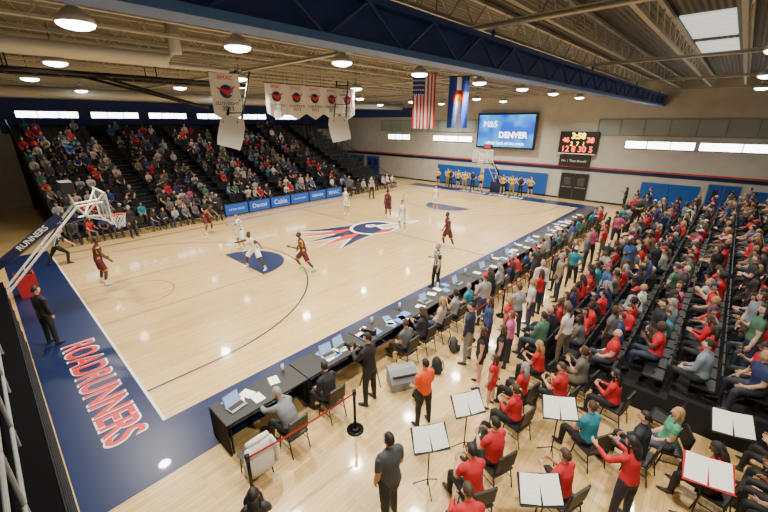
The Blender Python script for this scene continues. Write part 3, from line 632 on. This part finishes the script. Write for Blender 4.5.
sv=[(P_(SIT),H_(sleeve=2)),(P_(SIT,L=.35,hp=.1,aR=((.1,.55,-.9),(-.35,.8,-.1)),aL=((.1,.55,-.9),(-.35,.8,-.1))),H_(hair='crop')),
 (P_(SIT,L=-.05,hy=.4,aR=((.2,.05,-1),(-.95,.45,-.15)),aL=((.2,.05,-1),(-.95,.55,-.15))),H_(fem=True,hair='long',sleeve=2)),
 (P_(SIT,L=.15,hy=-.5,aR=((.2,.1,-1),(-.25,.8,.5)),aL=((.1,.1,-1),(-.35,.85,-.4))),H_(cap=True)),
 (P_(SIT,L=.5,hp=.15,aR=((.1,.75,-.8),(-.4,.45,.7)),aL=((.1,.75,-.8),(-.4,.45,.7)),lR=((.35,1,.0),(.0,.05,-1)),lL=((.35,1,.0),(.0,.05,-1))),H_(sleeve=2)),
 (P_(SIT,L=.05,hy=.2,aR=((.2,.3,-.9),(-.4,.6,.7)),aL=((.2,.3,-.9),(-.4,.6,.7)),curl=.15),H_(fem=True,hair='pony',sleeve=.55)),
 (P_(SIT,L=-.1,hy=-.2,lR=((.0,1,.15),(-.5,.4,-.7)),lL=((.18,1,.0),(.0,.05,-1))),H_(fat=1.2,hair='bald')),
 (P_(SIT,L=.1,hy=.7,aR=((.4,.1,-.9),(-.1,.7,-.5))),H_(fat=1.15,hair='short',sleeve=.6)),
 (P_(SIT,L=.2,hy=0,hp=-.35,aR=((.1,.3,-.95),(-.4,.75,.3)),aL=((.1,.3,-.95),(-.4,.75,.3))),H_(fem=True,hair='long',sleeve=2)),
 (P_(SIT,L=.05,hy=-.3,aR=((.12,.15,-1),(-.3,.9,-.4)),aL=((.5,.1,-.7),(-.5,.3,.9))),H_(cap=True,sleeve=2)),
 (P_(SIT,L=.05,T=.35,hy=.5,S=.12,aR=((.2,.1,-1),(-.5,.8,-.3))),H_(sleeve=2,hair='short')),
 (P_(SIT,L=.12,T=-.35,hy=-.6,S=-.12,aL=((.3,.2,-.9),(-.3,.9,-.1))),H_(fem=True,sleeve=.6,hair='long'))]
cms=[body_mesh('spectator_seated_%d'%i,p,o,.030,cmats) for i,(p,o) in enumerate(sv)]
cmr=[]
for k in(0,3,5,2,8):
    m2=cms[k].copy(); m2.materials[1]=rmats[1]; m2.materials[2]=rmats[2]; cmr.append(m2)
dv=[(P_(STAND),H_(sleeve=2)),(P_(STAND,aR=((.15,.1,-1),(-.8,.7,.0)),aL=((.15,.1,-1),(-.8,.7,.1)),hy=.3),H_(hair='crop')),(P_(STAND,hy=-.4,aR=((.2,.3,-1),(-.2,.8,.6))),H_(fem=True,hair='long')),(P_(STAND,T=.3,aL=((.5,.0,-.8),(-.6,.3,-.6))),H_(cap=True,sleeve=.6)),(P_(STAND,hy=.5,aR=((.2,.1,-1),(-.1,.5,-1))),H_(fem=True,hair='pony',sleeve=.5))]
cmd=[body_mesh('spectator_standing_%d'%i,p,o,.030,cmats) for i,(p,o) in enumerate(dv)]
rnd=random.Random(11)
def crowd(par,x,y,z,face,stand=False,me=None,jit=14):
    me=me or rnd.choice(cmd if stand else cms); s=rnd.uniform(.90,1.05)
    o=place('spectator',me,(x,y,z),math.radians(face-90+rnd.uniform(-jit,jit)),par); o.scale=(s,s,s)
cn=empty('spectator_crowd')
for i in range(NR):
    y,z=rowN(i); x=1.1
    while x<26.8:
        if all(abs(x-a)>.55 for a in aisN):
            p=.76 if x<18.6 else max(0,.62-(x-18.6)*.10)
            if i>10: p*=.65
            if 9.8<x<14.2 and i>8: p*=.5
            if rnd.random()<p: crowd(cn,x,y+.42,z,-90)
        x+=.54
cs=empty('spectator_crowd')
for i in range(SR):
    y,z=rowS(i); x=sx0+.3
    while x<sx1-.2:
        if all(abs(x-a)>.45 for a in aisS) and rnd.random()<.93:
            xx=x+rnd.uniform(-.07,.07); q=rnd.random()
            if q<.12: crowd(cs,xx,y-.22+rnd.uniform(-.05,.05),z,rnd.choice([60,90,130,200]),True)
            else: crowd(cs,xx,y-.42+rnd.uniform(-.05,.05),z,rnd.choice([80,90,115]),jit=24,me=rnd.choice(cmr) if rnd.random()<(.22 if x<14 else .06) else None)
        x+=.54
    for a in aisS:
        if rnd.random()<.4: crowd(cs,a+rnd.uniform(-.1,.1),y-.4,z,rnd.choice([90,-90,60]),True)
for x,y in[(20.3,-4.2),(21.2,-3.9),(22,-4.3),(23,-3.9),(23.8,-4.2),(24.7,-3.7),(25.5,-4.2),(26.4,-3.8),(27.2,-4.1),(28.1,-3.6),(28.8,-4.3),(29.6,-3.4),(30.4,-2.6),(30.6,-4.0),(18.2,-4.1),(15.3,-4.1),(13.3,-4.2),(12.5,-3.9),(11.7,-4.2),(10.9,-3.85),(16.4,-4.0),(17.3,-4.25),(19.2,-3.95),(14.3,-3.9)]:
    crowd(cs,x,y,0,rnd.choice([60,90,120,200]),True)
cc=empty('courtside_people')
for i in range(13):
    x=1.3+i*.62; place('stacking_chair',chm,(x,16.9,0),PI)
    if rnd.random()<.85: crowd(cc,x,16.95,0,-90)
for i in range(10):
    x=20.4+i*.66; place('stacking_chair',chm,(x,16.7,0),PI)
    if rnd.random()<.85: crowd(cc,x,16.75,0,-90)
x=5.2; i=0
while x<24.5:
    chair(x,-2.55,90); crowd(cc,x,-2.55,0,90,me=cms[(0,8,2,0,7,9)[i%6]] if i%3 else None,jit=10); x+=.70+rnd.uniform(0,.12); i+=1
for x,y,f_ in((8.0,-3.05,90),(12.4,-3.0,60),(16.5,-3.0,110),(21.5,-3.0,90)): crowd(cc,x+.35,y,0,f_,True)
# ------------------------------------------------------------------ named people
mar=(.085,.007,.016); gold=(.5,.26,.02); pw=(.78,.78,.78)
def pl(**k): d=dict(sleeve=0,legs='shorts',cut=.93,trim=True,hair='crop',hc='bk',skin=3,tuck=.3,num=True); d.update(k); return d
MAR=dict(top=mar,bottom=mar,trimc=gold,shoes=(.6,.6,.6)); WHI=dict(top=pw,bottom=pw,trimc=NAVY,shoes=(.7,.7,.73))
PN='basketball_player'
person(PN,(.95,9.57),0,P_(STAND,L=.15,aR=((.3,.2,-1),(.1,.6,-.7)),aL=((.3,.2,-1),(.1,.6,-.7)),lR=((.2,.25,-1),(.1,-.25,-1)),lL=((.2,.1,-1),(.1,-.2,-1))),pl(skin=2,**MAR),1.98)
person(PN,(5.97,6.67),200,P_(STAND,L=.45,aR=((.9,.3,-.35),(.7,.6,-.1)),aL=((.9,.2,-.3),(.8,.5,-.2)),lR=((.65,.35,-.9),(.35,-.3,-1)),lL=((.65,.35,-.9),(.35,-.3,-1)),curl=.1),pl(skin=2,**WHI),1.95)
person(PN,(6.75,9.44),170,P_(STAND,L=.12,aR=((.5,.3,-.8),(.4,.8,.1)),aL=((.4,.1,-1),(.2,.6,-.5)),lR=((.3,.3,-1),(.1,-.25,-1)),lL=((.3,.05,-1),(.1,-.2,-1))),pl(skin=0,hc='br',**WHI),1.95)
person(PN,(7.21,4.81),150,P_(STAND,L=.25,aR=((.2,-.5,-.9),(0,.7,-.5)),aL=((.2,.6,-.8),(0,.9,.3)),lR=((.1,.75,-.8),(.02,-.5,-.9)),lL=((.15,-.35,-1),(.05,-.6,-.8))),pl(skin=2,**{**MAR,'shoes':(.05,.7,.08)}),1.92)
person(PN,(6.85,13.8),-60,P_(STAND,L=.8,aR=((.2,.8,-.6),(-.1,.7,-.7)),aL=((.2,.8,-.6),(-.1,.7,-.7)),lR=((.25,.4,-.9),(.1,-.3,-1)),lL=((.25,.4,-.9),(.1,-.3,-1))),pl(skin=3,**MAR),1.95)
person(PN,(15.35,11.15),180,P_(STAND,L=.1),pl(skin=0,hc='br',**WHI),1.95)
person(PN,(16.66,8.47),190,P_(STAND,L=.05),pl(skin=2,**MAR),1.98)
person(PN,(14.75,5.56),170,P_(STAND,L=.15,lR=((.1,.4,-1),(.02,-.3,-1))),pl(skin=0,**WHI),1.93)
person(PN,(14.04,2.01),150,P_(STAND,L=.12,aR=((.3,-.2,-1),(0,.5,-.8)),lR=((.1,.4,-1),(.02,-.2,-1)),lL=((.1,-.3,-1),(.02,-.4,-1))),pl(skin=2,**MAR),1.95)
person(PN,(20.27,7.17),180,P_(STAND),pl(skin=0,**WHI),1.95)
REF=dict(top=(.02,.02,.02),stripes=True,trimc=(.45,.45,.45),bottom=(.010,.010,.012),shoes=(.02,.02,.02),hc='gy',skin=0,sleeve=.6)
person('referee',(9.56,-.45),150,P_(STAND,L=-.02,aR=((.3,.0,-1),(-.3,.7,.3)),lR=((.18,.1,-1),(.1,0,-1))),REF,1.88)
person('referee',(.15,13.6),10,P_(STAND,L=.55,aR=((.2,.6,-.8),(-.1,.6,-.6)),aL=((.2,.6,-.8),(-.1,.6,-.6)),lR=((.15,.75,-.8),(.05,-.2,-1)),lL=((.3,-.45,-.9),(.1,-.5,-.9))),REF,1.85)
person('referee',(20.6,13.9),-120,STAND,REF,1.85)
SUIT=dict(top=(.009,.009,.011),bottom=(.009,.009,.011),sleeve=2,tuck=.1,skin=0,hc='bk')
person('security_guard',(-1.12,5.6),30,P_(STAND,aR=((.15,-.05,-1),(-.1,.3,-1))),SUIT,1.85)
person('coach',(3.7,16.0),-60,STAND,dict(SUIT,hc='gy'),1.83); person('coach',(8.6,16.1),-100,P_(STAND,aR=((.3,.1,-.9),(-.3,.9,.3))),SUIT,1.85)
person('coach',(19.9,15.9),-120,STAND,dict(SUIT,top=(.06,.07,.09)),1.83)
def cam_extra(f,c):
    w=c['wr'][1][0].lerp(c['wr'][-1][0],.5)+V((0,.09,.02)); f.box(w,(.16,.10,.12),6); f.tube([w+V((0,.04,0)),w+V((0,.2,0))],[.045,.05],6,12)
person('photographer',(3.45,-2.9),100,P_(STAND,L=.05,aR=((.25,.5,-.8),(-.45,.7,.35)),aL=((.25,.5,-.8),(-.45,.7,.35)),curl=.7,hp=-.1),dict(SUIT,hc='bk',extra=cam_extra),1.84)
person('man_in_polo',(1.74,-5.05),78,P_(STAND,L=.05,hy=.15,hp=.1,aR=((.18,.05,-1),(0,.5,-.9)),aL=((.18,.0,-1),(-.1,.35,-1)),lR=((.1,.25,-1),(.03,-.05,-1)),lL=((.1,-.15,-1),(.03,-.2,-1))),dict(top=(.04,.045,.055),bottom=(.012,.012,.016),sleeve=.7,skin=1,hc='bk',hair='crop',tuck=.25),1.85,.018)
person('boy_in_orange',(3.75,-4.2),75,P_(STAND,hy=.1,aR=((.25,.05,-1),(-.1,.6,-.8)),aL=((.25,.05,-1),(-.2,.8,-.5))),dict(top=(.78,.075,.008),bottom=(.010,.010,.014),sleeve=.75,skin=0,hc='bk',tuck=.25,fat=1.1),1.66,.018)
person('woman_with_dark_hair',(.0,-4.2),60,P_(STAND,hp=-.4,aR=((.15,.5,-.9),(-.4,.9,.2)),aL=((.15,.5,-.9),(-.4,.9,.2))),dict(top=(.02,.02,.025),bottom=(.02,.02,.03),sleeve=.7,fem=True,hair='long',hc='bk',skin=1),1.62,.018)
chair(1.55,-2.65,90); person('seated_scorekeeper',(1.55,-2.65),95,P_(SIT,L=.75,hp=-.3,aR=((.3,.9,-.5),(-.3,.9,-.2)),aL=((.3,.9,-.5),(-.3,.9,-.2))),dict(top=(.17,.175,.19),bottom=(.02,.02,.03),sleeve=2,hc='gy',fat=1.15),1.8)
chair(.75,-2.6,90)
b=B(); b.tube([(0,-.28,.88),(0,-.30,.70),(0,-.31,.45),(0,-.32,.26)],[(.20,.05),(.25,.07),(.24,.05),(.27,.04)],0,14,ref=(1,0,0)); 
for s in(-1,1): b.tube([(s*.2,-.28,.86),(s*.29,-.33,.62),(s*.27,-.34,.3)],[.055,.05,.04],0,10)
b.tube([(-.2,-.22,.90),(0,-.25,.93),(.2,-.22,.90)],[.05,.06,.05],0,10); b.obj('white_jacket',[cm((.66,.66,.66))],True,(.75,-2.6,0),0)
chair(2.6,-2.55,90); person('seated_scorekeeper',(2.6,-2.55),90,P_(SIT,L=.3,hy=.3),dict(top=(.015,.015,.022),bottom=(.02,.02,.03),sleeve=2,hc='bk'),1.78)
grp=[((6.3,-3.75),100,dict(top=(.012,.02,.05),bottom=(.19,.18,.16),sleeve=2,hair='crop',hc='bk',tuck=.2),1.8),
((5.65,-4.45),120,dict(top=(.010,.010,.012),bottom=(.010,.010,.014),fem=True,hair='long',hc='br',sleeve=0,legs='bare',cut=.35),1.66),
((6.05,-4.75),110,dict(top=(.010,.010,.012),bottom=(.010,.010,.014),fem=True,hair='long',hc='br',sleeve=0,legs='bare',cut=.3),1.66),
((6.85,-4.6),100,dict(top=(.50,.10,.28),bottom=(.02,.02,.03),fem=True,hair='pony',hc='rd',sleeve=.5),1.66),
((7.6,-4.2),95,dict(top=(.45,.012,.02),bottom=(.02,.03,.06),fem=True,hair='long',hc='bl',sleeve=.5),1.66),
((8.3,-4.15),60,dict(top=(.28,.29,.32),bottom=(.03,.04,.08),hair='short',hc='br',sleeve=.5),1.78),
((9.2,-4.2),120,dict(top=(.6,.6,.6),bottom=(.03,.04,.08),fem=True,hair='long',hc='bl',sleeve=.5),1.68),
((10.1,-4.1),80,dict(top=(.45,.012,.02),bottom=(.02,.02,.04),fem=True,hair='long',hc='br',sleeve=2),1.68),
((5.2,-5.0),95,dict(top=(.45,.012,.02),bottom=(.45,.012,.02),fem=True,hair='long',hc='br',sleeve=.4,legs='bare',cut=.6),1.4),
((7.15,-3.85),130,dict(top=(.03,.05,.14),bottom=(.02,.02,.04),fem=True,hair='long',hc='br',sleeve=2),1.68)]
for i,(p,fc,o,h) in enumerate(grp): person('standing_spectator',p,fc,P_(STAND,hy=(-.4,.3,.1,-.2)[i%4],aR=((.2,.1,-1),((-.5,.8,-.1) if i%2 else (.02,.3,-1)))),o,h)
REDT=dict(top=(.45,.010,.018),bottom=(.012,.012,.015),skin=0)
BP=P_(SIT,L=.12,aR=((.2,.3,-.9),(-.4,.8,.3)),aL=((.2,.3,-.9),(-.4,.8,.3)),curl=.8,hp=-.15)
band=[((3.55,-5.9),70,dict(REDT,sleeve=.6,hc='bk',fat=1.15),BP,1.8),((2.75,-5.95),60,dict(REDT,sleeve=.6,hc='bk'),P_(BP,L=.3),1.78),((2.05,-6.3),50,dict(REDT,sleeve=2,hc='br'),P_(BP,L=.45,hp=-.3),1.8),
((4.75,-5.75),80,dict(REDT,sleeve=2,fem=True,hair='pony',hc='br'),BP,1.66),((5.15,-7.0),60,dict(REDT,top=(.015,.20,.28),sleeve=.6,hc='br'),P_(BP,hy=.4),1.75),((6.1,-8.1),110,dict(top=(.07,.30,.17),bottom=(.05,.06,.1),fem=True,hair='long',hc='bl',sleeve=.5),P_(SIT,L=-.05,hp=.1),1.7),
((6.0,-6.2),80,dict(REDT,sleeve=.6,hc='br'),BP,1.75),((5.5,-7.75),80,dict(top=(.012,.02,.03),bottom=(.012,.012,.012),sleeve=2,hc='bk'),SIT,1.78),((6.6,-7.1),80,dict(REDT,sleeve=2,fem=True,hair='long',hc='bk'),BP,1.68),((6.6,-5.5),85,dict(REDT,sleeve=.6,hc='bl',fem=True,hair='long'),BP,1.68),
((3.7,-7.0),70,dict(REDT,sleeve=.6,hc='br',hair='short'),BP,1.78),((3.3,-8.3),75,dict(REDT,sleeve=2,hc='br',fem=True,hair='pony'),BP,1.68)]
occ=[]
for p,fc,o,po,h in band:
    chair(p[0],p[1]-.03,fc); person('band_musician',p,fc,po,o,h,.02); occ.append(p)
person('band_musician',(4.25,-7.75),60,P_(STAND,L=.2,hp=-.2,hy=-.3,aR=((.3,.5,-.8),(-.1,.9,.2)),aL=((.3,.6,-.7),(.0,.9,.3))),dict(REDT,sleeve=2,fem=True,hair='long',hc='bk',bottom=(.02,.02,.03)),1.68,.018); occ.append((4.25,-7.75))
stands=[((2.62,-5.15),235,0),((3.75,-5.2),240,0),((4.8,-6.5),215,0),((6.45,-8.85),200,0),((2.95,-6.85),220,0),((4.95,-8.6),195,1)]
for p,fc,k in stands: mstand(p[0],p[1],fc,msr if k else None); occ.append(p)
occ+=[p[0] for p in grp]+[(4.1,-5.35),(2.3,-7.3),(1.74,-5.05)]
bc=empty('seated_band_section'); 
for j in range(6):
    for i in range(8):
        x=2.4+i*.62+.15*(j%2)+rnd.uniform(-.05,.05); y=-5.55-j*.82+rnd.uniform(-.08,.08)
        if x<3.3 and j<2 or x>7.05: continue
        if min(math.hypot(x-q[0],y-q[1]) for q in occ)<.56: continue
        chair(x,y,80); occ.append((x,y))
        pr=.9 if x>5.2 else .6
        if rnd.random()<pr: crowd(bc,x,y+.03,0,80,me=rnd.choice(cmr if rnd.random()<.55 else cms),jit=8)
b=B(); b.tube([(-.30,0,.11),(.05,0,.12),(.38,0,.15)],[(.13,.10),(.13,.10),(.15,.11)],0,10); b.tube([(-.08,0,.23),(-.06,0,.28),(.06,0,.28),(.08,0,.23)],[.012]*4,1,6); im=b.mesh('instrument_case',[mBlack,mMetal],True)
for p in[(1.3,-6.3,.4),(4.1,-5.35,.2),(2.3,-7.3,1.1)]: place('instrument_case',im,(p[0],p[1],0),p[2])
CH=[dict(top=(.6,.38,.02),bottom=(.010,.010,.014),sleeve=.6,fem=True,hair='pony',hc='bl',legs='bare',cut=.5),dict(top=(.010,.010,.014),bottom=(.010,.010,.014),sleeve=.6,fem=True,hair='long',hc='br'),dict(top=(.6,.38,.02),bottom=(.4,.25,.02),sleeve=2,hc='bk')]
chm_=[body_mesh('cheerleader',P_(STAND,aR=((.6,.1,-.6),(-.5,.3,-.4)),aL=((.6,.1,-.6),(-.5,.3,-.4))),o,.03,outmats(o)) for o in CH]
for i in range(13):
    y=4.4+i*.78
    if abs(y-CW/2)<.75: continue
    place('cheerleader',chm_[i%3],(30.2+rnd.uniform(-.3,.5),y,0),math.radians(180-90+rnd.uniform(-20,20)))
# ------------------------------------------------------------------ camera & world
Hc=6.1; f=368.0; p=math.radians(20); yaw=math.radians(42.7)
Fd=V((math.cos(yaw)*math.cos(p),math.sin(yaw)*math.cos(p),-math.sin(p)))
cam=bpy.data.cameras.new('camera'); co=bpy.data.objects.new('camera',cam); col.objects.link(co)
cam.sensor_width=36; cam.lens=36*f/768; co.location=(-1.37,-7.79,Hc); co.rotation_euler=Fd.to_track_quat('-Z','Y').to_euler(); bpy.context.scene.camera=co
w=bpy.data.worlds.new('world'); bpy.context.scene.world=w; w.use_nodes=True; w.node_tree.nodes['Background'].inputs[0].default_value=(.5,.55,.6,1); w.node_tree.nodes['Background'].inputs[1].default_value=.3
